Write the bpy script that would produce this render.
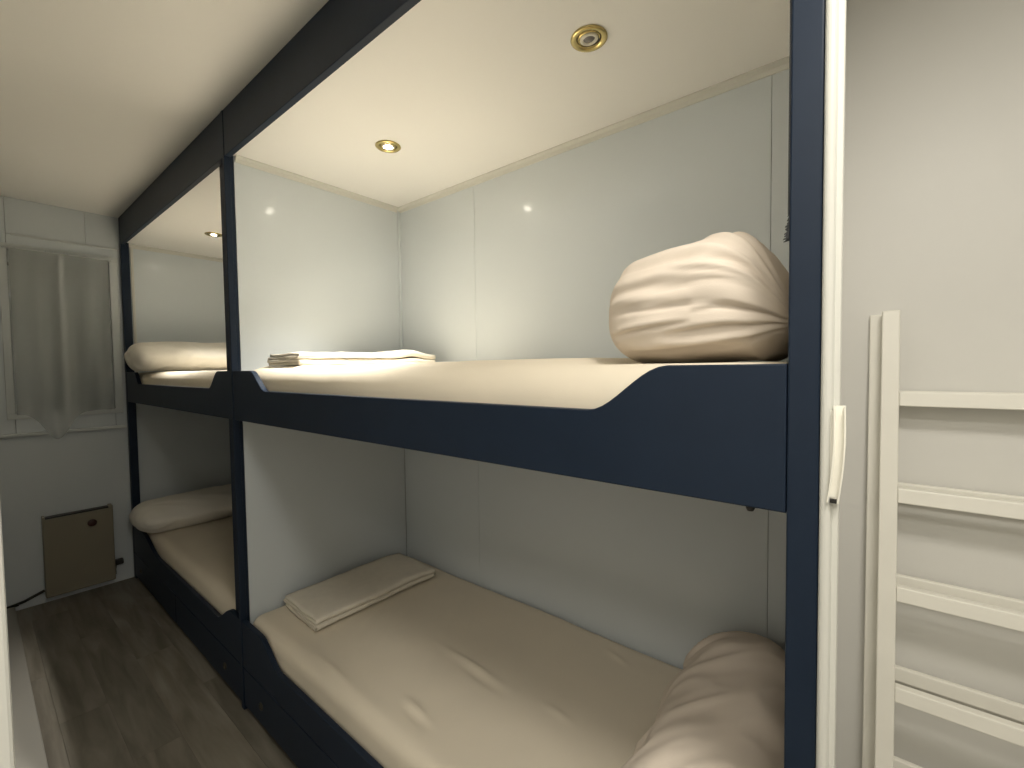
import bpy, bmesh, math, random
from mathutils import Vector, Matrix, noise
random.seed(7)
scene = bpy.context.scene
for o in list(bpy.data.objects): bpy.data.objects.remove(o)
COL = scene.collection

# ------------------------------------------------------------------ camera
CAM_H = 1.455
YAW, PITCH, ROLL, FPX = 0.684417, 0.037574, -0.01318, 444.63
def cam_axes():
    f = Vector((-math.sin(YAW)*math.cos(PITCH), math.cos(YAW)*math.cos(PITCH), -math.sin(PITCH)))
    r = Vector((math.cos(YAW), math.sin(YAW), 0)); u = r.cross(f)
    r2 = math.cos(ROLL)*r + math.sin(ROLL)*u; u2 = -math.sin(ROLL)*r + math.cos(ROLL)*u
    return r2, u2, f
R_, U_, F_ = cam_axes()
cd = bpy.data.cameras.new('camera'); cam = bpy.data.objects.new('camera', cd); COL.objects.link(cam)
cd.sensor_width = 36.0; cd.lens = FPX/1024*36; cd.clip_start = 0.01
cam.matrix_world = Matrix(((R_.x, U_.x, -F_.x, 0), (R_.y, U_.y, -F_.y, -0.70), (R_.z, U_.z, -F_.z, CAM_H), (0, 0, 0, 1)))
scene.camera = cam
# ------------------------------------------------------------------ world, exposure, lamp strengths
w = bpy.data.worlds.new('world'); scene.world = w; w.use_nodes = True
w.node_tree.nodes['Background'].inputs[0].default_value = (0.02, 0.024, 0.03, 1)
w.node_tree.nodes['Background'].inputs[1].default_value = 0.3
vs = scene.view_settings
vs.view_transform = 'Standard'; vs.look = 'None'; vs.gamma = 1.0; vs.use_curve_mapping = False
vs.exposure = 0.5
WARM = (1.0, 0.95, 0.86)
ENTRY_LAMPS = (((0.28, -0.50), 11.0, 'round flush ceiling lamp over the entry, out of view'), ((0.15, -1.38), 9.8, 'added round ceiling lamp behind the viewer, unseen fill for the lower bunk'))  # second lamp is an added, unseen fill that brightens the lower mattress
SPOT_NEAR, SPOT_FAR = 114.0, 105.0

# ------------------------------------------------------------------ materials
def nodes(name):
    m = bpy.data.materials.new(name); m.use_nodes = True
    nt = m.node_tree; return m, nt, nt.nodes['Principled BSDF']
def mat(name, col, rough=0.5, metal=0.0, var=0.0, scale=6.0, bump=0.0, bscale=60.0, coat=0.0, stretch=(1, 1, 1), spec=0.5):
    m, nt, b = nodes(name)
    b.inputs['Base Color'].default_value = (*col, 1); b.inputs['Roughness'].default_value = rough
    b.inputs['Metallic'].default_value = metal; b.inputs['Coat Weight'].default_value = coat
    b.inputs['Coat Roughness'].default_value = 0.12; b.inputs['Specular IOR Level'].default_value = spec
    tc = nt.nodes.new('ShaderNodeTexCoord'); mp = nt.nodes.new('ShaderNodeMapping'); mp.inputs['Scale'].default_value = stretch
    nt.links.new(tc.outputs['Object'], mp.inputs['Vector'])
    if var:
        n = nt.nodes.new('ShaderNodeTexNoise'); n.inputs['Scale'].default_value = scale; n.inputs['Detail'].default_value = 6
        r = nt.nodes.new('ShaderNodeValToRGB'); r.color_ramp.elements[0].position = .3; r.color_ramp.elements[1].position = .7
        r.color_ramp.elements[0].color = (*[c*(1-var) for c in col], 1); r.color_ramp.elements[1].color = (*[min(1, c*(1+var)) for c in col], 1)
        nt.links.new(mp.outputs[0], n.inputs['Vector']); nt.links.new(n.outputs['Fac'], r.inputs[0]); nt.links.new(r.outputs[0], b.inputs['Base Color'])
    if bump:
        n2 = nt.nodes.new('ShaderNodeTexNoise'); n2.inputs['Scale'].default_value = bscale; n2.inputs['Detail'].default_value = 4
        bp = nt.nodes.new('ShaderNodeBump'); bp.inputs['Strength'].default_value = bump; bp.inputs['Distance'].default_value = 0.002
        nt.links.new(mp.outputs[0], n2.inputs['Vector']); nt.links.new(n2.outputs['Fac'], bp.inputs['Height']); nt.links.new(bp.outputs[0], b.inputs['Normal'])
    return m
def emis(name, col, s):
    m, nt, b = nodes(name); b.inputs['Base Color'].default_value = (*col, 1)
    b.inputs['Emission Color'].default_value = (*col, 1); b.inputs['Emission Strength'].default_value = s
    return m
M = {}
M['panel'] = mat('glossy_blue_grey_panel', (0.64, 0.69, 0.72), 0.32, var=.015, scale=2, bump=.02, bscale=8, coat=.45)
M['wallwhite'] = mat('white_wall_paint', (0.72, 0.71, 0.67), 0.45, var=.02, scale=3, bump=.05, bscale=120)
M['ceil'] = mat('warm_white_ceiling', (0.89, 0.88, 0.845), 0.4, var=.01, scale=2, bump=.02, bscale=20)
M['trim'] = mat('white_plastic_trim', (0.66, 0.66, 0.61), 0.35)
M['profile'] = mat('bright_white_plastic', (0.88, 0.86, 0.77), 0.3)
M['casing'] = mat('grey_painted_casing', (0.30, 0.29, 0.26), 0.5)
M['navy'] = mat('navy_satin_paint', (0.012, 0.021, 0.039), 0.45, spec=.2, var=.06, scale=12, bump=.06, bscale=90)
M['tape'] = mat('black_edging_tape', (0.012, 0.014, 0.016), 0.6)
M['sheet'] = mat('cream_cotton_sheet', (0.75, 0.68, 0.555), 0.85, var=.02, scale=5, bump=.18, bscale=500, spec=.2)
M['pillow'] = mat('off_white_pillowcase', (0.74, 0.655, 0.56), 0.85, var=.02, scale=6, bump=.15, bscale=450, spec=.2)
M['pillow_white'] = mat('white_pillowcase', (0.78, 0.75, 0.68), 0.85, var=.02, scale=6, bump=.15, bscale=450, spec=.2)
M['towel'] = mat('cream_folded_linen', (0.74, 0.69, 0.59), 0.9, var=.03, scale=30, bump=.4, bscale=420, spec=.1)
M['gold'] = mat('polished_brass', (0.62, 0.50, 0.22), 0.22, metal=1.0)
M['bulbrim'] = mat('white_lamp_rim', (0.75, 0.72, 0.62), 0.3)
M['lens_off'] = mat('unlit_lamp_lens', (0.20, 0.19, 0.18), 0.25)
M['lens_on'] = emis('lit_lamp_lens', (1.0, 0.93, 0.78), 110)
M['ladder'] = mat('white_painted_wood', (0.84, 0.82, 0.74), 0.42, var=.02, scale=10, bump=.04, bscale=40)
M['heater'] = mat('beige_heater_enamel', (0.25, 0.225, 0.165), 0.45, var=.02)
M['dark'] = mat('dark_plastic', (0.012, 0.011, 0.010), 0.5)
M['knob'] = mat('dark_red_brown_plastic', (0.045, 0.012, 0.008), 0.4)
M['shutter'] = mat('grey_roller_shutter', (0.55, 0.57, 0.57), 0.5)
M['frame'] = mat('white_window_frame', (0.60, 0.635, 0.64), 0.35)
M['diffuser'] = emis('lit_lamp_diffuser', (1.0, 0.92, 0.78), 2.0)
M['deck'] = mat('plywood_bed_deck', (0.35, 0.27, 0.18), 0.7, var=.1, scale=4, stretch=(.3, 4, 1))
M['hole'] = mat('dull_brass_pull_ring', (0.05, 0.043, 0.03), 0.5, metal=.3)
def glass():
    m, nt, b = nodes('window_glass')
    b.inputs['Base Color'].default_value = (.9, .93, .93, 1); b.inputs['Roughness'].default_value = .03
    b.inputs['Transmission Weight'].default_value = 1.0; b.inputs['IOR'].default_value = 1.45
    return m
M['glass'] = glass()
def sheer():
    m, nt, b = nodes('sheer_white_voile')
    b.inputs['Base Color'].default_value = (.70, .73, .73, 1); b.inputs['Roughness'].default_value = .9
    tr = nt.nodes.new('ShaderNodeBsdfTransparent'); mx = nt.nodes.new('ShaderNodeMixShader'); mx.inputs[0].default_value = 0.32
    nt.links.new(tr.outputs[0], mx.inputs[1]); nt.links.new(b.outputs[0], mx.inputs[2])
    nt.links.new(mx.outputs[0], nt.nodes['Material Output'].inputs[0])
    return m
M['sheer'] = sheer()
def plank_mat():
    m, nt, b = nodes('grey_brown_wood_vinyl')
    b.inputs['Roughness'].default_value = .5
    tc = nt.nodes.new('ShaderNodeTexCoord'); mp = nt.nodes.new('ShaderNodeMapping'); mp.inputs['Scale'].default_value = (1.2, 9, 1)
    oi = nt.nodes.new('ShaderNodeObjectInfo'); ad = nt.nodes.new('ShaderNodeVectorMath'); ad.operation = 'ADD'
    ml = nt.nodes.new('ShaderNodeVectorMath'); ml.operation = 'SCALE'; ml.inputs['Scale'].default_value = 20
    cb = nt.nodes.new('ShaderNodeCombineXYZ')
    for i in range(3): nt.links.new(oi.outputs['Random'], cb.inputs[i])
    nt.links.new(cb.outputs[0], ml.inputs[0]); nt.links.new(tc.outputs['Object'], ad.inputs[0]); nt.links.new(ml.outputs[0], ad.inputs[1])
    nt.links.new(ad.outputs[0], mp.inputs['Vector'])
    n = nt.nodes.new('ShaderNodeTexNoise'); n.inputs['Scale'].default_value = 2.2; n.inputs['Detail'].default_value = 8; n.inputs['Distortion'].default_value = .6
    r = nt.nodes.new('ShaderNodeValToRGB')
    r.color_ramp.elements[0].position = .3; r.color_ramp.elements[0].color = (.150, .133, .104, 1)
    r.color_ramp.elements[1].position = .72; r.color_ramp.elements[1].color = (.28, .258, .212, 1)
    nt.links.new(mp.outputs[0], n.inputs['Vector']); nt.links.new(n.outputs['Fac'], r.inputs[0])
    hs = nt.nodes.new('ShaderNodeHueSaturation'); mr = nt.nodes.new('ShaderNodeMapRange')
    mr.inputs[3].default_value = .85; mr.inputs[4].default_value = 1.15
    nt.links.new(oi.outputs['Random'], mr.inputs[0]); nt.links.new(mr.outputs[0], hs.inputs['Value'])
    nt.links.new(r.outputs[0], hs.inputs['Color']); nt.links.new(hs.outputs[0], b.inputs['Base Color'])
    return m
M['plank'] = plank_mat()

# ------------------------------------------------------------------ mesh helpers
def link(name, me, m=None, parent=None, loc=None, smooth=False):
    o = bpy.data.objects.new(name, me); COL.objects.link(o)
    if m is not None and me is not None: me.materials.append(M[m])
    if smooth:
        for p in me.polygons: p.use_smooth = True
    if parent: o.parent = parent
    if loc: o.location = loc
    return o
def from_bm(name, bm, m, parent=None, smooth=False):
    bmesh.ops.recalc_face_normals(bm, faces=bm.faces)
    me = bpy.data.meshes.new(name); bm.to_mesh(me); bm.free()
    return link(name, me, m, parent, smooth=smooth)
def add_box(bm, x0, x1, y0, y1, z0, z1, bev=0.0, seg=2):
    vs_ = bmesh.ops.create_cube(bm, size=1)['verts']
    for v in vs_:
        v.co = Vector(((x0+x1)/2+v.co.x*(x1-x0), (y0+y1)/2+v.co.y*(y1-y0), (z0+z1)/2+v.co.z*(z1-z0)))
    if bev:
        es = list({e for v in vs_ for e in v.link_edges})
        bmesh.ops.bevel(bm, geom=es, offset=bev, segments=seg, affect='EDGES', profile=.5)
def box(name, m, b, parent=None, bev=0.0, seg=2):
    bm = bmesh.new(); add_box(bm, *b, bev=bev, seg=seg); return from_bm(name, bm, m, parent)
def lathe(name, m, prof, parent=None, n=40, axis='Z', cap=True):
    bm = bmesh.new(); rings = []
    for r, z in prof:
        rings.append([bm.verts.new((r*math.cos(2*math.pi*i/n), r*math.sin(2*math.pi*i/n), z)) for i in range(n)] if r > 1e-6 else [bm.verts.new((0, 0, z))])
    for a, b in zip(rings, rings[1:]):
        for i in range(n):
            j = (i+1) % n
            q = [a[i % len(a)], a[j % len(a)], b[j % len(b)], b[i % len(b)]]
            q = list(dict.fromkeys(q))
            if len(q) > 2: bm.faces.new(q)
    if axis == 'Y': bmesh.ops.rotate(bm, verts=bm.verts, matrix=Matrix.Rotation(math.pi/2, 3, 'X'))
    if axis == 'X': bmesh.ops.rotate(bm, verts=bm.verts, matrix=Matrix.Rotation(math.pi/2, 3, 'Y'))
    o = from_bm(name, bm, m, parent, smooth=True); return o
def tube(name, m, pts, r, parent=None, n=10):
    bm = bmesh.new(); rings = []
    for i, p in enumerate(pts):
        p = Vector(p); a = Vector(pts[max(0, i-1)]); b = Vector(pts[min(len(pts)-1, i+1)])
        t = (b-a).normalized(); s = t.cross(Vector((0, 0, 1)) if abs(t.z) < .9 else Vector((1, 0, 0))).normalized(); q = t.cross(s)
        rr = r[i] if isinstance(r, (list, tuple)) else r
        rings.append([bm.verts.new(p+rr*(math.cos(2*math.pi*k/n)*s+math.sin(2*math.pi*k/n)*q)) for k in range(n)])
    for a, b in zip(rings, rings[1:]):
        for k in range(n): bm.faces.new((a[k], a[(k+1) % n], b[(k+1) % n], b[k]))
    bm.faces.new(rings[0]); bm.faces.new(rings[-1])
    return from_bm(name, bm, m, parent, smooth=True)
def tag(o, label, cat, group=None, kind=None):
    o['label'] = label; o['category'] = cat
    if group: o['group'] = group
    if kind: o['kind'] = kind
    return o
def struct(o, label=None, cat=None):
    o['kind'] = 'structure'
    if label: o['label'] = label
    if cat: o['category'] = cat
    return o
def empty(name, loc=(0, 0, 0)):
    o = bpy.data.objects.new(name, None); COL.objects.link(o); o.location = loc; o.empty_display_size = .1; return o
def Zr(z): return CAM_H + z          # heights below are written relative to eye height
def fbm(p, s, seed=0.0): return noise.noise(Vector((p[0]*s[0]+seed, p[1]*s[1]-seed, p[2]*s[2]+seed*.7)))
def soft_box(name, m, b, r, n, disp=None, parent=None, power=2.0):
    """box with rounded edges, dense grid, optional displacement callback (co, normal) -> co"""
    x0, x1, y0, y1, z0, z1 = b
    c = Vector(((x0+x1)/2, (y0+y1)/2, (z0+z1)/2)); h = Vector(((x1-x0)/2, (y1-y0)/2, (z1-z0)/2))
    bm = bmesh.new(); cache = {}
    def vert(i, j, k):
        key = (i, j, k)
        if key in cache: return cache[key]
        p = Vector((-h.x+2*h.x*i/n[0], -h.y+2*h.y*j/n[1], -h.z+2*h.z*k/n[2]))
        q = Vector([max(-h[a]+r[a], min(h[a]-r[a], p[a])) for a in range(3)])
        d = p-q; e = Vector([d[a]/r[a] for a in range(3)])
        L = sum(abs(v)**power for v in e)**(1/power); mx = max(abs(v) for v in e)
        if L > 1e-6: e = e*(mx/L)
        p2 = q+Vector([e[a]*r[a] for a in range(3)])
        nn = e.normalized() if e.length > 1e-6 else Vector((0, 0, 1))
        co = c+p2
        if disp: co = disp(co, nn)
        v = bm.verts.new(co); cache[key] = v; return v
    for ax in range(3):
        a, bb = [(1, 2), (0, 2), (0, 1)][ax]
        for side in (0, n[ax]):
            for i in range(n[a]):
                for j in range(n[bb]):
                    ids = []
                    for di, dj in ((0, 0), (1, 0), (1, 1), (0, 1)):
                        t = [0, 0, 0]; t[ax] = side; t[a] = i+di; t[bb] = j+dj; ids.append(vert(*t))
                    bm.faces.new(ids)
    return from_bm(name, bm, m, parent, smooth=True)

# ------------------------------------------------------------------ main dimensions
B = 0.868            # depth of the bunks, also the back wall of the ladder recess
X_END = -4.06        # window wall
X_MID = -2.08        # near bunk's divider face
X_PART = -0.054      # right end partition
Z_CEIL = Zr(1.066); Z_BCEIL = Zr(0.895); Y_LEFT = -0.6865; X_JAMB = -0.585
Y_ENTRY, X_ENTRY = -1.75, 1.45

# floor: a slab with separate planks laid along the aisle
fl = struct(box('floor', 'plank', (X_END-.1, X_ENTRY+.1, Y_ENTRY-.1, B+.1, -.06, -.004)), 'grey brown wood-look plank floor of the narrow aisle')
PW, PL = 0.152, 1.22
bm = bmesh.new(); add_box(bm, -PL/2+.0003, PL/2-.0003, -PW/2+.0003, PW/2-.0003, -.004, 0, bev=.0005, seg=1)
bmesh.ops.recalc_face_normals(bm, faces=bm.faces)
plank_me = bpy.data.meshes.new('plank'); bm.to_mesh(plank_me); bm.free(); plank_me.materials.append(M['plank'])
row = 0; y = 0.02+PW*6
while y > Y_ENTRY-.05:
    x = X_END+.2-(row*0.47 % PL)
    while x < X_ENTRY+.5:
        if (x+PL/2 > -.03) if y > .1 else (x+PL/2 > X_JAMB or y > Y_LEFT-PW/2):
            p = bpy.data.objects.new('plank', plank_me); COL.objects.link(p); p.parent = fl; p.location = (x, y, 0)
        x += PL
    y -= PW; row += 1

struct(box('ceiling', 'ceil', (X_END-.1, X_ENTRY+.1, Y_ENTRY-.1, B+.1, Z_CEIL, Z_CEIL+.08)), 'plain off-white room ceiling above the aisle')
def bunk_ceiling(x0, x1, lab):
    c = struct(box('ceiling', 'ceil', (x0, x1, .022, B, Z_BCEIL, Z_BCEIL+.03)), lab)
    return c
bunk_ceiling(X_MID, X_PART-.03, 'cream lowered ceiling over the near bunks')
bunk_ceiling(X_END, X_MID-.03, 'cream lowered ceiling over the far bunks')

# back wall of both bunks: glossy panels with joints
wb = struct(box('wall_back', 'casing', (X_END-.1, X_ENTRY+.1, B+.010, B+.1, 0, Z_CEIL)), 'pale blue-grey glossy panel wall behind the bunks')
for a, b in ((X_END, -3.36), (-3.36, X_MID-.03), (X_MID, -1.50), (-1.50, -0.252), (-0.252, -.092)):
    box('panel', 'panel', (a+.0007, b-.0007, B, B+.010, 0, Z_CEIL), wb, bev=.0006, seg=1)
rw = box('panel', 'wallwhite', (-.0745, X_ENTRY, B, B+.010, 0, Z_CEIL), wb); rw['label'] = 'plain white wall behind the ladders'
# divider between the two bunks
wd = struct(box('wall_middle', 'tape', (X_MID-.026, X_MID-.006, .040, B, 0, Z_CEIL-.001)), 'pale blue-grey partition between near and far bunks')
box('panel', 'panel', (X_MID-.006, X_MID, .036, B-.001, 0.005, Z_CEIL-.002), wd, bev=.0006, seg=1)
box('panel', 'panel', (X_MID-.032, X_MID-.026, .036, B-.001, 0.005, Z_CEIL-.002), wd, bev=.0006, seg=1)
# partition at the right end of the near bunk
wp = struct(box('wall_right', 'wallwhite', (-.091, -.075, .041, B, 0, Z_CEIL)), 'thin white end partition beside the ladder recess')
# window wall at the far end
WY0, WY1, WZ0, WZ1 = -.7+.178, -.7+.640, Zr(-.245), Zr(.752)
wf = struct(empty('wall_far', (X_END, 0, 0)), 'grey-white panelled wall with the curtained window')
def fw(y0, y1, z0, z1, m='panel'):
    o = box('panel', m, (-.05, 0, y0+.0008, y1-.0008, z0+.0008, z1-.0008), wf, bev=.0015, seg=1); return o
ZH = Zr(.845); ZS = Zr(-.385)
fw(Y_LEFT-.05, WY0, ZS, Z_CEIL); fw(WY0, -.17, ZH, Z_CEIL); fw(-.17, .0, ZH, Z_CEIL)
fw(WY0, .0, WZ1, ZH); fw(WY1, .0, ZS, WZ1); fw(WY0, WY1, ZS, WZ0); fw(Y_LEFT-.05, .0, 0, ZS)
fw(.0, B, 0, Z_CEIL)
# left wall, entry walls
wl = struct(box('wall_left', 'wallwhite', (X_END-.05, X_JAMB-.02, Y_ENTRY, Y_LEFT, 0, Z_CEIL)), 'white wall along the left of the aisle')
dj = struct(box('trim_1', 'trim', (X_JAMB-.02, X_JAMB, Y_LEFT-.09, Y_LEFT+.001, 0, Z_CEIL), bev=.003), 'white door jamb at the lower left edge', 'door jamb')
struct(box('trim_2', 'casing', (X_END, X_JAMB-.12, Y_LEFT, -.7+.133, 0, .045), bev=.004), 'low light grey pipe casing along the foot of the left wall', 'pipe casing')
struct(box('wall_entry_back', 'wallwhite', (X_JAMB-.02, X_ENTRY+.1, Y_ENTRY-.1, Y_ENTRY, 0, Z_CEIL)), 'white wall behind the viewer')
struct(box('wall_entry_right', 'wallwhite', (X_ENTRY, X_ENTRY+.1, Y_ENTRY, B, 0, Z_CEIL)), 'white wall to the right of the viewer')
# ceiling cove strips inside the bunks
def cove(name, pts, lab):
    """small concave-ish cove strip: triangular profile along a segment a->b, inward normal nrm"""
    a, b, nrm = Vector(pts[0]), Vector(pts[1]), Vector(pts[2])
    s = .022; prof = [(0, 0), (s, 0), (s, -.005), (.009, -.012), (.005, -s-.003), (0, -s-.003)]
    bm = bmesh.new(); ends = []
    for p in (a, b): ends.append([bm.verts.new(p+nrm*u+Vector((0, 0, v))) for u, v in prof])
    for i in range(len(prof)):
        j = (i+1) % len(prof); bm.faces.new((ends[0][i], ends[0][j], ends[1][j], ends[1][i]))
    bm.faces.new(ends[0]); bm.faces.new(ends[1][::-1])
    return struct(from_bm(name, bm, 'trim'), lab, 'cove trim')
cove('trim_3', ((X_MID, B, Z_BCEIL), (X_PART-.04, B, Z_BCEIL), (0, -1, 0)), 'white cove strip along the top of the near bunk back wall')
cove('trim_4', ((X_MID, .04, Z_BCEIL), (X_MID, B-.02, Z_BCEIL), (1, 0, 0)), 'white cove strip along the top of the partition in the near bunk')
cove('trim_5', ((X_END, .04, Z_BCEIL), (X_END, B-.02, Z_BCEIL), (1, 0, 0)), 'white cove strip above the far upper bunk end wall')
struct(box('trim_6', 'panel', (X_MID, X_MID+.012, B-.016, B, Zr(-.16), Z_BCEIL-.02), bev=.003), 'thin vertical corner bead at the back of the near upper bunk', 'corner bead')
struct(box('trim_7', 'trim', (X_END, X_END+.008, .055, .072, Zr(-.05), Z_BCEIL-.02), bev=.003), 'thin white vertical bead beside the far post', 'corner bead')
# white corner profile between the near post and the ladder recess
bm = bmesh.new(); prof = []
for i in range(7):
    a = math.pi - i*math.pi/2/6*1.6
    prof.append((-.0475+.0065*math.cos(a), .000-.006*math.sin(a)))
prof += [(-.040, .002), (-.0345, .002), (-.0335, .004), (-.0335, .012), (-.054, .012)]
e = [[bm.verts.new((x, y, z)) for x, y in prof] for z in (0.0, Z_CEIL)]
for i in range(len(prof)):
    j = (i+1) % len(prof); bm.faces.new((e[0][i], e[0][j], e[1][j], e[1][i]))
bm.faces.new(e[0]); bm.faces.new(e[1])
struct(from_bm('trim_8', bm, 'trim'), 'white rounded corner profile running full height beside the near post', 'corner profile')

# ------------------------------------------------------------------ bunk frames
def extrude_profile(name, m, pts, y0, y1, parent, bev=.0025):
    bm = bmesh.new()
    f = bm.faces.new([bm.verts.new((x, y0, z)) for x, z in pts])
    ret = bmesh.ops.extrude_face_region(bm, geom=[f])
    vv = [g for g in ret['geom'] if isinstance(g, bmesh.types.BMVert)]
    bmesh.ops.translate(bm, verts=vv, vec=(0, y1-y0, 0))
    es = [ed for ed in bm.edges if abs(ed.verts[0].co.y-ed.verts[1].co.y) < 1e-6]
    bmesh.ops.bevel(bm, geom=es, offset=bev, segments=2, affect='EDGES', profile=.5)
    return from_bm(name, bm, m, parent)
def rail_pts(x0, xl0, xl1, xr0, xr1, x1, top, dip, bot):
    """board with a cut-away top: high ends, S-curves down to the dip"""
    p = [(x0, bot), (x0, top)]
    N = 10
    for i in range(N+1):
        t = i/N; s = t*t*(3-2*t); p.append((xl0+(xl1-xl0)*t, top+(dip-top)*s))
    for i in range(N+1):
        t = i/N; s = t*t*(3-2*t); p.append((xr0+(xr1-xr0)*t, dip+(top-dip)*s))
    p += [(x1, top), (x1, bot)]
    return p
def drawer(parent, x0, x1, hole_x):
    d = box('drawer', 'navy', (x0+.002, x1-.002, .001, .020, Zr(-1.432), Zr(-1.268)), parent, bev=.003)
    h = lathe('pull_ring', 'hole', [(.0085, 0), (.0085, .004), (.014, .004), (.016, 0), (.016, -.003)], d, axis='Y', n=24)
    h.location = (hole_x, .0, Zr(-1.353))
    k = lathe('pull_hole', 'dark', [(0, .001), (.0085, .001), (.0085, -.002)], d, axis='Y', n=20); k.location = (hole_x, .0, Zr(-1.353))
    return d
def bunk(name, label, xl, xr, upper, lower, holes, posts):
    r = tag(empty(name, ((xl+xr)/2, 0, 0)), label, 'bunk bed', 'built-in navy bunk beds')
    ox = (xl+xr)/2
    def P(o): o.parent = r; o.matrix_parent_inverse = Matrix.Translation((-ox, 0, 0)); return o
    for nm, bx in posts: P(box(nm, 'navy', bx, None, bev=.0025))
    P(box('top_beam', 'navy', (xl, xr, 0.0, .022, Zr(.88), Z_CEIL-.001), None, bev=.002))
    P(extrude_profile('upper_rail', 'navy', rail_pts(*upper, Zr(0), Zr(-.078), Zr(-.205)), 0.001, .021, None))
    P(extrude_profile('lower_rail', 'navy', rail_pts(*lower, Zr(-1.066), Zr(-1.152), Zr(-1.264)), 0.001, .021, None))
    xm = (xl+xr)/2
    P(drawer(None, xl, xm, holes[0])); P(drawer(None, xm, xr, holes[1]))
    P(box('plinth', 'tape', (xl, xr, .03, .05, 0, Zr(-1.43)), None))
    P(box('upper_deck', 'deck', (xl+.006, xr-.004, .022, B-.002, Zr(-.190), Zr(-.172)), None))
    P(box('lower_deck', 'deck', (xl+.006, xr-.004, .022, B-.002, Zr(-1.262), Zr(-1.245)), None))
    return r, P
near, Pn = bunk('bunk_bed', 'near navy built-in bunk bed with cut-away rail, nearest the ladders', -2.074, -.092,
    (-2.074, -1.905, -1.765, -.40, -.255, -.092), (-2.074, -1.905, -1.73, -.40, -.255, -.092), (-1.899, -.25),
    [('post', (-.091, -.0545, 0.0, .040, 0, Z_CEIL-.001))])
far, Pf = bunk('bunk_bed', 'far navy built-in bunk bed next to the window wall', -4.02, -2.101,
    (-4.02, -3.80, -3.69, -2.38, -2.255, -2.101), (-4.02, -3.80, -3.40, -2.39, -2.20, -2.101), (-3.85, -2.295),
    [('post', (-4.055, -4.02, 0.0, .045, 0, Z_CEIL-.001)), ('post', (-2.205, -2.0815, .0225, .0355, .0, Z_CEIL-.002)),
     ('post_front_strip', (-2.100, -2.0755, -.002, .022, 0, Z_CEIL-.001))])
# black edging tape on the near post with its frayed lower end, and a screw under the upper rail
bm = bmesh.new(); add_box(bm, -.0932, -.0912, .004, .006, Zr(.20), Z_CEIL-.01)
for k in range(16):
    t = k/15; z = Zr(.212-.045*t); L = (.001+.008*t)*(.5+.5*random.random()); zz = z-.004*random.random()
    y_ = .002+random.random()*.004
    bm_v = [bm.verts.new(p) for p in ((-.0912, y_, z+.003), (-.0912, y_, z-.002), (-.0912-L, y_, zz-.0008), (-.0912-L*.9, y_, zz+.0006),
                                      (-.0912, y_+.001, z+.003), (-.0912, y_+.001, z-.002), (-.0912-L, y_+.001, zz-.0008), (-.0912-L*.9, y_+.001, zz+.0006))]
    for q in ((0, 1, 2, 3), (4, 5, 6, 7), (0, 1, 5, 4), (1, 2, 6, 5), (2, 3, 7, 6), (3, 0, 4, 7)): bm.faces.new([bm_v[i] for i in q])
Pn(from_bm('edging_tape', bm, 'tape'))['label'] = 'black edging tape peeling off post, frayed at its lower end'
sc = lathe('rail_screw', 'dark', [(0, -.006), (.004, -.006), (.006, -.002), (.006, .003)], None, n=12); sc.location = (-.137, .010, Zr(-.206)); Pn(sc)

# ------------------------------------------------------------------ mattresses
def mattress(label, x0, x1, ztop, zbot, tilt=0.0, seed=0, creases=(), dent=None):
    y0, y1 = .0225, B-.006
    def d(co, nn):
        c = co.copy(); ty = (co.y-y0)/(y1-y0)
        top = max(0, min(1, (co.z-zbot)/(ztop-zbot)))
        c.z += tilt*top*(min(1, ty/.11)**.7*.80+ty*.20)
        wv = .0035*fbm(co, (2.2, 3.5, 6), seed)+.0016*fbm(co, (7, 9, 12), seed+3)
        # pulled-tight creases running towards the front edge
        wv += .0022*max(0, fbm((co.x*.9+co.y*.55, co.x*.2, 0), (13, 2.2, 1), seed+9)-.12)*top
        for (cx, cy, ang, ln, amp) in creases:
            dx, dy = co.x-cx, co.y-cy; a = dx*math.cos(ang)+dy*math.sin(ang); b = -dx*math.sin(ang)+dy*math.cos(ang)
            wv += amp*math.exp(-(a/ln)**2-(b/.013)**2)
        c += nn*wv*(1 if nn.z > .2 else .5)
        if dent and top > .6:
            s = max(0, min(1, (c.x-dent[0])/.06)); s = s*s*(3-2*s); c.z = c.z*(1-s)+min(c.z, dent[1])*s
        if c.y < y0: c.y = y0
        return c
    o = soft_box('mattress', 'sheet', (x0, x1, y0+.003, y1, zbot, ztop), (.045, .05, .045), (230, 110, 10), d)
    return tag(o, label, 'mattress', 'mattresses under cream fitted sheets')
mattress('cream sheeted mattress in the brightly lit near upper bunk', -2.068, -.10, Zr(-.020), Zr(-.171), tilt=.045, seed=1, dent=(-.50, Zr(.003)))
mattress('cream sheeted mattress in the near lower bunk', -2.068, -.10, Zr(-1.050), Zr(-1.244), tilt=-.004, seed=5,
    creases=((-1.10, .395, -.05, .11, .009), (-1.02, .362, -.10, .07, -.006), (-.73, .397, -.15, .04, .006), (-1.085, .142, -.13, .06, .008), (-1.06, .118, -.13, .05, -.005), (-.71, .75, -.35, .04, .005), (-1.45, .075, -.06, .09, .006)))
mattress('cream sheeted mattress in the far upper bunk', -4.01, -2.155, Zr(-.015), Zr(-.171), tilt=.02, seed=11)
mattress('cream sheeted mattress in the dim far lower bunk', -4.01, -2.155, Zr(-1.055), Zr(-1.244), seed=17)

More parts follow.
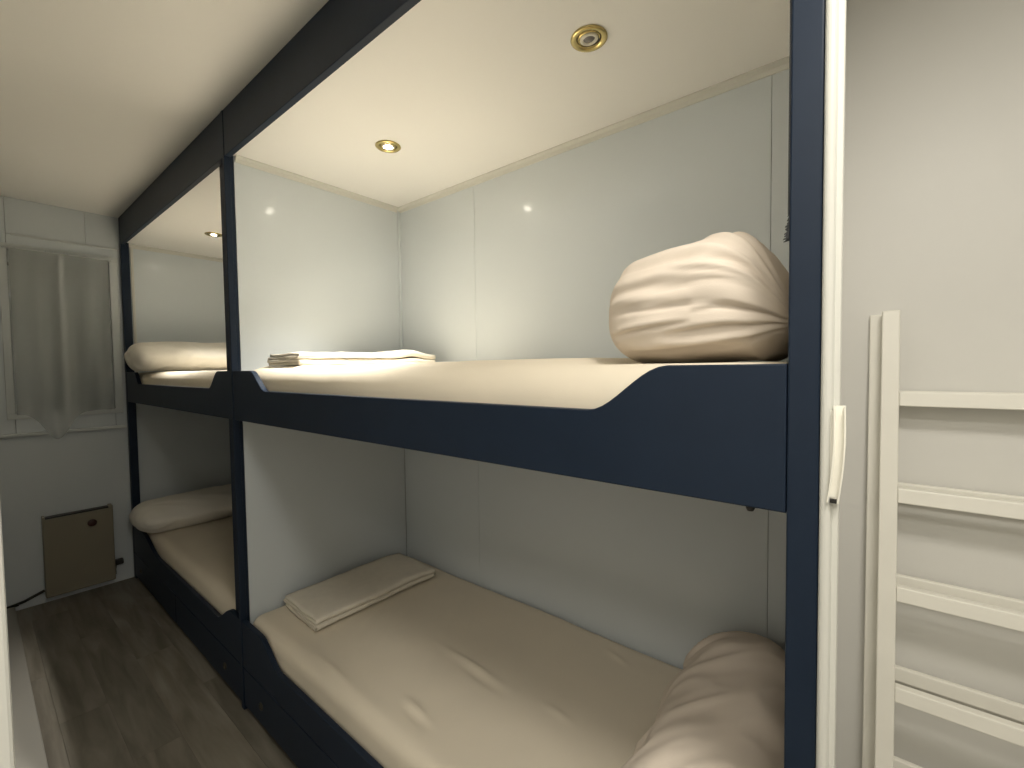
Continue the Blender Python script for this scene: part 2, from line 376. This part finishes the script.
# ------------------------------------------------------------------ pillows
def pillow(label, c, half, rotz, seed, wr=.006, wdir=0.0, ry=.38, m='pillow', group='pillows in off-white cases'):
    cx, cy, cz = c
    def d(co, nn):
        l = co
        tz = l.z/half[2]
        tx, ty = abs(l.x)/half[0], abs(l.y)/half[1]
        puff = (1-.26*ty**4.0)*(1-.22*tx**3)
        o_ = Vector((l.x*(1-.06*abs(tz)), l.y, l.z*puff))
        ca, sa = math.cos(wdir), math.sin(wdir)
        a, b = l.x*ca+l.y*sa, -l.x*sa+l.y*ca
        w_ = abs(noise.noise(Vector((a*4.5+seed, b*19, l.z*9))))
        w2 = noise.noise(Vector((a*7-seed, b*9, l.z*7+seed)))
        o_ += nn*(wr*(.5-1.7*w_)*(0.35+.65*min(1, ty*1.2)) + wr*.8*w2)
        if l.z < -half[2]*.55: o_.z = max(o_.z, -half[2]*.80)
        return o_
    o = soft_box('pillow', m, (-half[0], half[0], -half[1], half[1], -half[2], half[2]), (half[0]*.85, half[1]*ry, half[2]*.98), (44, 80, 30), d, power=2.2)
    o.location = (cx, cy, cz+half[2]*.8); o.rotation_euler = (0, 0, rotz)
    return tag(o, label, 'pillow', group)
pillow('long wrinkled pillow at the right end of the near lower bunk', (-.270, .455, Zr(-1.047)), (.165, .395, .138), .0, 3, wr=.018, wdir=.75)
pillow('plump off-white pillow on the far upper bunk by the window', (-3.72, .36, Zr(0.006)), (.19, .405, .110), .0, 8, wr=.009, wdir=.9, ry=.17, m='pillow_white')
pillow('long off-white pillow on the dim far lower bunk', (-3.72, .365, Zr(-1.050)), (.20, .42, .108), .0, 14, wr=.008, wdir=1.2, ry=.26, m='pillow_white')

# big stuffed bundle on the near upper bunk
def bundle():
    # outline at the bundle's own depth: height of its upper edge along x
    tops = [(0.0, .13), (.010, .170), (.030, .205), (.075, .226), (.13, .236), (.185, .246), (.24, .255), (.28, .252), (.31, .238), (.335, .213), (.36, .17), (.375, .12)]
    def top(t):
        for (a, za), (b, zb) in zip(tops, tops[1:]):
            if t <= b: s = (t-a)/(b-a); return za+(zb-za)*s
        return tops[-1][1]
    X0, LX = -.448, .342; Y0, Y1 = .075, .56; z0 = Zr(.004); ymid = (Y0+Y1)/2
    rg = random.Random(4); folds = []
    for k in range(17):                                         # folds over the top and the front face
        q0 = 1.25-2.1*k/16+rg.uniform(-.05, .05); right = k % 3 != 1
        s0 = rg.uniform(.35, .6) if right else rg.uniform(.02, .2)
        folds.append((q0, rg.uniform(0, 6), rg.uniform(.03, .09), s0, rg.uniform(1.0, 1.1) if right else rg.uniform(.6, .9), rg.uniform(.06, .11), rg.uniform(.005, .0095)))
    bm = bmesh.new(); NU, NV = 130, 200; rows = []
    for i in range(NU+1):
        t = i/NU; s = math.sin(math.pi*(t-.5))*.5+.5           # denser near the ends
        xx = s*LX
        e_ = (1-abs(2*s-1)**3.2)**(1/2.4) if 0 < i < NU else 0
        ht = sum(top(max(0, min(.375, (xx+d)*.375/LX)))*.93 for d in (-.012, -.006, 0, .006, .012))/5
        bot = .0 if s > .12 else .035*(1-s/.12)**2
        zc = (ht+bot)/2; zc = zc*e_**.35+.105*(1-e_**.35); hz = (ht-bot)/2*min(1, e_*1.15); hy = (Y1-Y0)/2*(e_**.75)
        r = []
        for j in range(NV):
            a = 2*math.pi*j/NV; ca, sa = math.cos(a), math.sin(a)
            py = hy*math.copysign(abs(ca)**.62, ca); pz = hz*math.copysign(abs(sa)**.70, sa)
            p = Vector((xx, py, pz)); n = Vector((0, ca, sa*1.6)).normalized()
            # long soft folds that fan out from the gathered right end
            w_ = .007*noise.noise(Vector((xx*6, pz*8+1, py*6)))+.003*noise.noise(Vector((xx*14, pz*16, py*14)))
            zf = pz/hz if hz > 1e-6 else 0; q = zf if ca <= 0 else 2-zf
            for (q0, ph, wig, s0, s1, wid, amp) in folds:
                if s < s0 or s > s1: continue
                qk = q0*(1-.42*s*s)-.08*s*s+wig*math.sin(s*5+ph)
                d_ = q-qk; wd = wid*(1.2-.45*s)
                if abs(d_) > 4*wd: continue
                env = math.sin(math.pi*min(1, (s-s0)/(s1-s0)))**.7
                w_ += amp*env*(math.exp(-((d_-wd)/wd)**2)-1.2*math.exp(-(d_/(wd*.7))**2))
            p += n*w_*min(1, hz/.06)
            r.append(bm.verts.new((X0+p.x, ymid+p.y, max(z0+zc+p.z, z0))))
        rows.append(r)
    for a, b in zip(rows, rows[1:]):
        for j in range(NV): bm.faces.new((a[j], a[(j+1) % NV], b[(j+1) % NV], b[j]))
    bmesh.ops.remove_doubles(bm, verts=bm.verts, dist=1e-5)
    o = from_bm('stuffed_pillow', bm, 'pillow', smooth=True)
    return tag(o, 'big stuffed pinkish-cream pillow bundle with fanned folds on the near upper bunk', 'pillow')
bundle()

# ------------------------------------------------------------------ folded linen
def folded(label, loc, w, l, layers, pitch, rotz, seed, bump=0.0):
    """one sheet folded zig-zag: ribbon section in x-z, extruded along y"""
    t = pitch*.42; path = []
    for k in range(layers):
        z = pitch*(k+.5); xs = (-w/2, w/2) if k % 2 == 0 else (w/2, -w/2)
        ind = .010 if k in (1, 2) else 0
        for i in range(13):
            path.append((xs[0]+(xs[1]-xs[0])*i/12*(1), z))
        if k < layers-1:
            sx = 1 if k % 2 == 0 else -1
            for a in (-.25, 0, .25):
                path.append((sx*(w/2+pitch*.5*math.cos(a*math.pi)), z+pitch*.5+pitch*.5*math.sin(a*math.pi)))
    # outer wrap: over the top and down the +x side
    bm = bmesh.new(); NY = 40; grid = []
    for j in range(NY+1):
        ty = j/NY; yy = -l/2+l*ty; r = []
        for i, (px, pz) in enumerate(path):
            a = path[max(0, i-1)]; b = path[min(len(path)-1, i+1)]
            dx, dz = b[0]-a[0], b[1]-a[1]; L = math.hypot(dx, dz) or 1; nx, nz = -dz/L, dx/L
            lift = pz/(layers*pitch)
            wv = .004*noise.noise(Vector((px*9+seed, yy*6, seed)))*lift*2+.002*noise.noise(Vector((px*30, yy*20+seed, pz*50)))
            hump = bump*math.exp(-((ty-.80)/.10)**2)*lift
            sag = -.006*lift*(abs(2*ty-1)**6)
            xo = .006*noise.noise(Vector((pz*90+seed, yy*3, 1)))
            yo = .010*noise.noise(Vector((px*5, pz*120+seed, ty*2)))*(abs(2*ty-1)**4)
            for s in (-1, 1):
                r.append((px+nx*t*s+xo, yy+yo, max(.0005, pz+nz*t*s+wv+hump+sag)))
        grid.append([bm.verts.new(p) for p in r])
    n = len(path)
    for a, b in zip(grid, grid[1:]):
        for i in range(n-1):
            for s in (0, 1): bm.faces.new((a[2*i+s], a[2*i+2+s], b[2*i+2+s], b[2*i+s]))
        for i in (0, n-1): bm.faces.new((a[2*i], a[2*i+1], b[2*i+1], b[2*i]))
    for g in (grid[0], grid[-1]):
        for i in range(n-1): bm.faces.new((g[2*i], g[2*i+1], g[2*i+3], g[2*i+2]))
    o = from_bm('folded_linen', bm, 'towel', smooth=True); o.location = loc; o.rotation_euler = (0, 0, rotz)
    return tag(o, label, 'linen', 'folded bed linen')
folded('folded cream linen on the left end of the near upper bunk', (-1.845, .445, Zr(.0185)), .26, .68, 4, .0135, 0.0, 2, bump=.022)
folded('folded cream linen on the left end of the near lower bunk', (-1.86, .45, Zr(-1.046)), .29, .60, 4, .0125, -.03, 6, bump=.004)

# ------------------------------------------------------------------ downlights
def downlight(label, x, y, lit, watts=0, tilt=(0, 0), cone=82, aim=(-.157, 0)):
    d = tag(empty('downlight', (x, y, Z_BCEIL)), label, 'downlight', 'brass recessed downlights')
    lathe('ring', 'gold', [(.047, .0005), (.050, -.001), (.050, -.003), (.046, -.006), (.040, -.0065), (.034, -.004), (.032, .0), (.031, .004)], d, n=48)
    g = lathe('gimbal', 'gold', [(.031, .001), (.029, -.003), (.026, -.002), (.0245, .004)], d, n=40); g.rotation_euler = (*tilt, 0)
    b = lathe('bulb_rim', 'bulbrim', [(.0245, .003), (.0245, -.004), (.0225, -.006), (.0165, -.005), (.0155, -.002)], d, n=40); b.rotation_euler = (*tilt, 0)
    ln = lathe('lens', 'lens_on' if lit else 'lens_off', [(0, -.0085), (.007, -.0075), (.0120, -.005), (.0158, -.0015)], d, n=32); ln.rotation_euler = (*tilt, 0)
    box('bezel_backing', 'dark', (-.032, .032, -.032, .032, -.0002, .0045), d)
    if lit:
        ld = bpy.data.lights.new('downlight_spot', 'SPOT'); ld.energy = watts; ld.color = WARM
        ld.spot_size = math.radians(cone); ld.spot_blend = 1.0; ld.shadow_soft_size = .016
        lo = bpy.data.objects.new('downlight_spot', ld); COL.objects.link(lo); lo.parent = d; lo.location = (0, 0, -.012); lo.rotation_euler = (aim[0], -aim[1], 0)
    return d
downlight('lit brass downlight in the near bunk ceiling, above the folded linen', -1.528, .405, True, SPOT_NEAR)
downlight('unlit brass downlight in the near bunk ceiling, above the stuffed bundle', -.617, .408, False, tilt=(.10, -.03))
downlight('brass downlight in the far bunk ceiling, half hidden by the middle post', -3.36, .355, True, SPOT_FAR, cone=76, aim=(.03, .36))

# ------------------------------------------------------------------ ladders
def ladder(label, x0, y0, m, thick, ztop, width=.40):
    """y0: front face distance from the camera plane at eye height, m: lean (dy per dz)"""
    L = tag(empty('ladder', (x0, 0, 0)), label, 'ladder', 'white bunk ladders')
    def slab(name, xa, xb, za, zb, inset, th, bev):
        bm = bmesh.new(); add_box(bm, xa, xb, inset, inset+th, za, zb, bev=bev, seg=2)
        for v in bm.verts: v.co.y += -.70+y0+m*v.co.z; v.co.z += CAM_H
        return from_bm(name, bm, 'ladder', L)
    slab('rail', 0, .036, -CAM_H+.001, ztop, 0, thick, .003); slab('rail', width-.036, width, -CAM_H+.001, ztop, 0, thick, .003)
    for k in range(6):
        zt = -.075-.2415*k
        slab('rung', .0362, width-.0362, zt-.036, zt, .002, thick-.003, .0025)
    return L
ladder('white wooden ladder in front, leaning over the other ladder', .013, 1.498, .105, .026, .134)
ladder('white wooden ladder at the back, its left rail showing beside the front one', -.012, 1.546, .045, .018, .128)

# loose white profile piece on the corner profile
bm = bmesh.new()
sec = [(-.0062, 0), (.0062, 0), (.0062, -.010), (.0046, -.010), (.0046, -.002), (-.0046, -.002), (-.0046, -.010), (-.0062, -.010)]
cols_ = []
for k in range(9):
    t = k/8; z = -.054-.124*t; xo = -.0335-.006*t+.003*math.sin(t*3.1); yo = -.001-.002*math.sin(t*3.14)
    cols_.append([bm.verts.new((xo+a, yo+b, Zr(z))) for a, b in sec])
for a, b in zip(cols_, cols_[1:]):
    for i in range(8): bm.faces.new((a[i], a[(i+1) % 8], b[(i+1) % 8], b[i]))
bm.faces.new(cols_[0]); bm.faces.new(cols_[-1][::-1])
lp = from_bm('loose_profile', bm, 'profile'); tag(lp, 'short loose piece of white plastic profile hanging on the corner strip', 'plastic profile')
lf = box('backing_flange', 'profile', (-.048, -.036, -.004, -.0025, Zr(-.172), Zr(-.06)), None); lf.parent = lp
hk = box('end_hollow_shade', 'dark', (-.0425, -.0355, -.009, -.003, Zr(-.1785), Zr(-.174)), None); hk.parent = lp  # dark block paints the shade inside the hollow lower end

# ------------------------------------------------------------------ window, curtain, sill
win = struct(empty('window_1', (X_END, 0, 0)), 'closed white-framed window with grey shutter behind a sheer curtain', 'window')
def wbox(n, m, y0, y1, z0, z1, x0, x1, bev=.002, parent=None): return box(n, m, (x0, x1, y0, y1, z0, z1), parent or win, bev=bev)
F = .034
for nm, a in (('frame', (WY0-F, WY1+F+.01, WZ1, WZ1+F)), ('frame', (WY0-F, WY1+F+.01, WZ0-F, WZ0)), ('frame', (WY0-F, WY0, WZ0, WZ1)), ('frame', (WY1, WY1+F+.01, WZ0, WZ1))):
    wbox(nm, 'frame', *a, .0, .016)
YM = (WY0+WY1)/2
wbox('sash_bar', 'frame', YM-.014, YM+.014, WZ0, WZ1, -.028, -.004)
for a, b in ((WY0, YM-.014), (YM+.014, WY1)): wbox('pane', 'glass', a+.001, b-.001, WZ0+.001, WZ1-.001, -.022, -.018, 0)
nsl = 22
for k in range(nsl):
    z0 = WZ0+(WZ1-WZ0-.09)*k/nsl
    wbox('shutter_slat', 'shutter', WY0, WY1, z0+.0002, z0+(WZ1-WZ0-.09)/nsl-.0002, -.046, -.036, .001)
wbox('shutter_rail', 'casing', WY0, WY1, WZ1-.088, WZ1-.070, -.046, -.030)
wbox('shutter_box', 'shutter', WY0, WY1, WZ1-.069, WZ1, -.046, -.034)
struct(box('trim_9', 'frame', (X_END, X_END+.034, Y_LEFT+.002, -.012, ZS, ZS+.020), bev=.004), 'narrow white ledge under the far window', 'window ledge')
struct(box('trim_10', 'frame', (X_END, X_END+.010, WY0+.02, -.002, ZH-.006, ZH+.006), bev=.003), 'thin horizontal batten above the far window', 'batten')
rod = tag(empty('curtain_rod', (X_END, 0, 0)), 'thin white curtain rod across the top of the far window', 'curtain rod')
tube('rod', 'frame', [(.034, WY0-.02, WZ1+.006), (.034, WY1+.01, WZ1+.006)], .005, rod)
for yy in (WY0+.16, YM+.03): tube('hook', 'frame', [(.016, yy, WZ1+.012), (.040, yy, WZ1+.012), (.040, yy, WZ1-.002)], .004, rod, n=6)
bm = bmesh.new(); NY, NZ = 70, 60; g = []
CY0, CY1 = WY0+.005, WY1-.012
for i in range(NZ+1):
    t = i/NZ; r = []
    for j in range(NY+1):
        s = j/NY; yy = CY0+(CY1-CY0)*s
        low = Zr(-.25)-.17*math.exp(-((s-.38)/.17)**2)      # hem dips to a point over the ledge
        zz = WZ1+.002+(low-WZ1)*t
        xx = .052+.010*math.sin(s*26+1.5*math.sin(t*2))*(.4+.6*t)+.006*noise.noise(Vector((s*5, t*2, 0)))
        r.append(bm.verts.new((X_END+xx, yy, zz)))
    g.append(r)
for a, b in zip(g, g[1:]):
    for j in range(NY): bm.faces.new((a[j], a[j+1], b[j+1], b[j]))
tag(from_bm('sheer_curtain', bm, 'sheer', smooth=True), 'sheer pale voile curtain hanging over the far window', 'curtain')

# ------------------------------------------------------------------ heater, cable, socket
HX = X_END+.002; HY0, HY1, HZ0, HZ1 = -.7+.262, -.7+.592, Zr(-1.405), Zr(-.895)
ht = tag(empty('panel_heater', (HX, 0, 0)), 'beige metal panel heater on the wall below the far window', 'heater')
box('body', 'heater', (.012, .075, HY0, HY1, HZ0, HZ1-.016), ht, bev=.005)
box('top_grille', 'dark', (.020, .066, HY0+.012, HY1-.02, HZ1-.017, HZ1-.006), ht, bev=.002)
for a, b in ((HY0, HY0+.012), (HY1-.02, HY1)): box('end_cap', 'heater', (.012, .075, a, b, HZ1-.02, HZ1), ht, bev=.003)
kb = lathe('dial', 'knob', [(0, .008), (.020, .008), (.023, .005), (.023, 0)], ht, axis='X', n=28); kb.location = (.0745, HY0+.225, HZ1-.092)
for yy in (HY0+.05, HY1-.05): box('bracket', 'dark', (0, .013, yy-.015, yy+.015, HZ0+.05, HZ1-.08), ht)
cb = tube('power_cable', 'dark', [(X_END+.045, HY0-.003, Zr(-1.36)), (X_END+.045, HY0-.03, Zr(-1.37)), (X_END+.04, HY0-.09, Zr(-1.395)), (X_END+.03, HY0-.16, Zr(-1.41)), (X_END+.025, Y_LEFT+.135, Zr(-1.41))], .008)
tag(cb, 'black cable running from heater to the left wall', 'cable')
sk = tag(empty('cable_clamp_plug', (X_END, 0, 0)), 'small black plug at the right foot of the heater', 'plug')
sk.name = 'power_plug'
box('plug_body', 'dark', (.001, .04, HY1+.006, HY1+.050, Zr(-1.325), Zr(-1.290)), sk, bev=.006)
tube('plug_cord', 'dark', [(.02, HY1+.010, Zr(-1.322)), (.03, HY1+.003, Zr(-1.35)), (.03, HY1+.003, Zr(-1.385))], .007, sk)

# ------------------------------------------------------------------ entry ceiling lamps outside the frame; the one behind the viewer is added fill
for (lx, ly), watts, lab in ENTRY_LAMPS:
    cl = tag(empty('ceiling_lamp', (lx, ly, Z_CEIL)), lab, 'ceiling lamp', 'round ceiling lamps of the entry')
    lathe('base', 'trim', [(0, 0), (.19, 0), (.19, -.02), (.18, -.025)], cl, n=40)
    lathe('diffuser', 'diffuser', [(.18, -.02), (.175, -.045), (.13, -.06), (0, -.066)], cl, n=40)
    la = bpy.data.lights.new('lamp_glow', 'AREA'); la.shape = 'DISK'; la.size = .36; la.energy = watts; la.color = WARM; la.spread = math.radians(180)
    lo = bpy.data.objects.new('lamp_glow', la); COL.objects.link(lo); lo.parent = cl; lo.location = (0, 0, -.072)
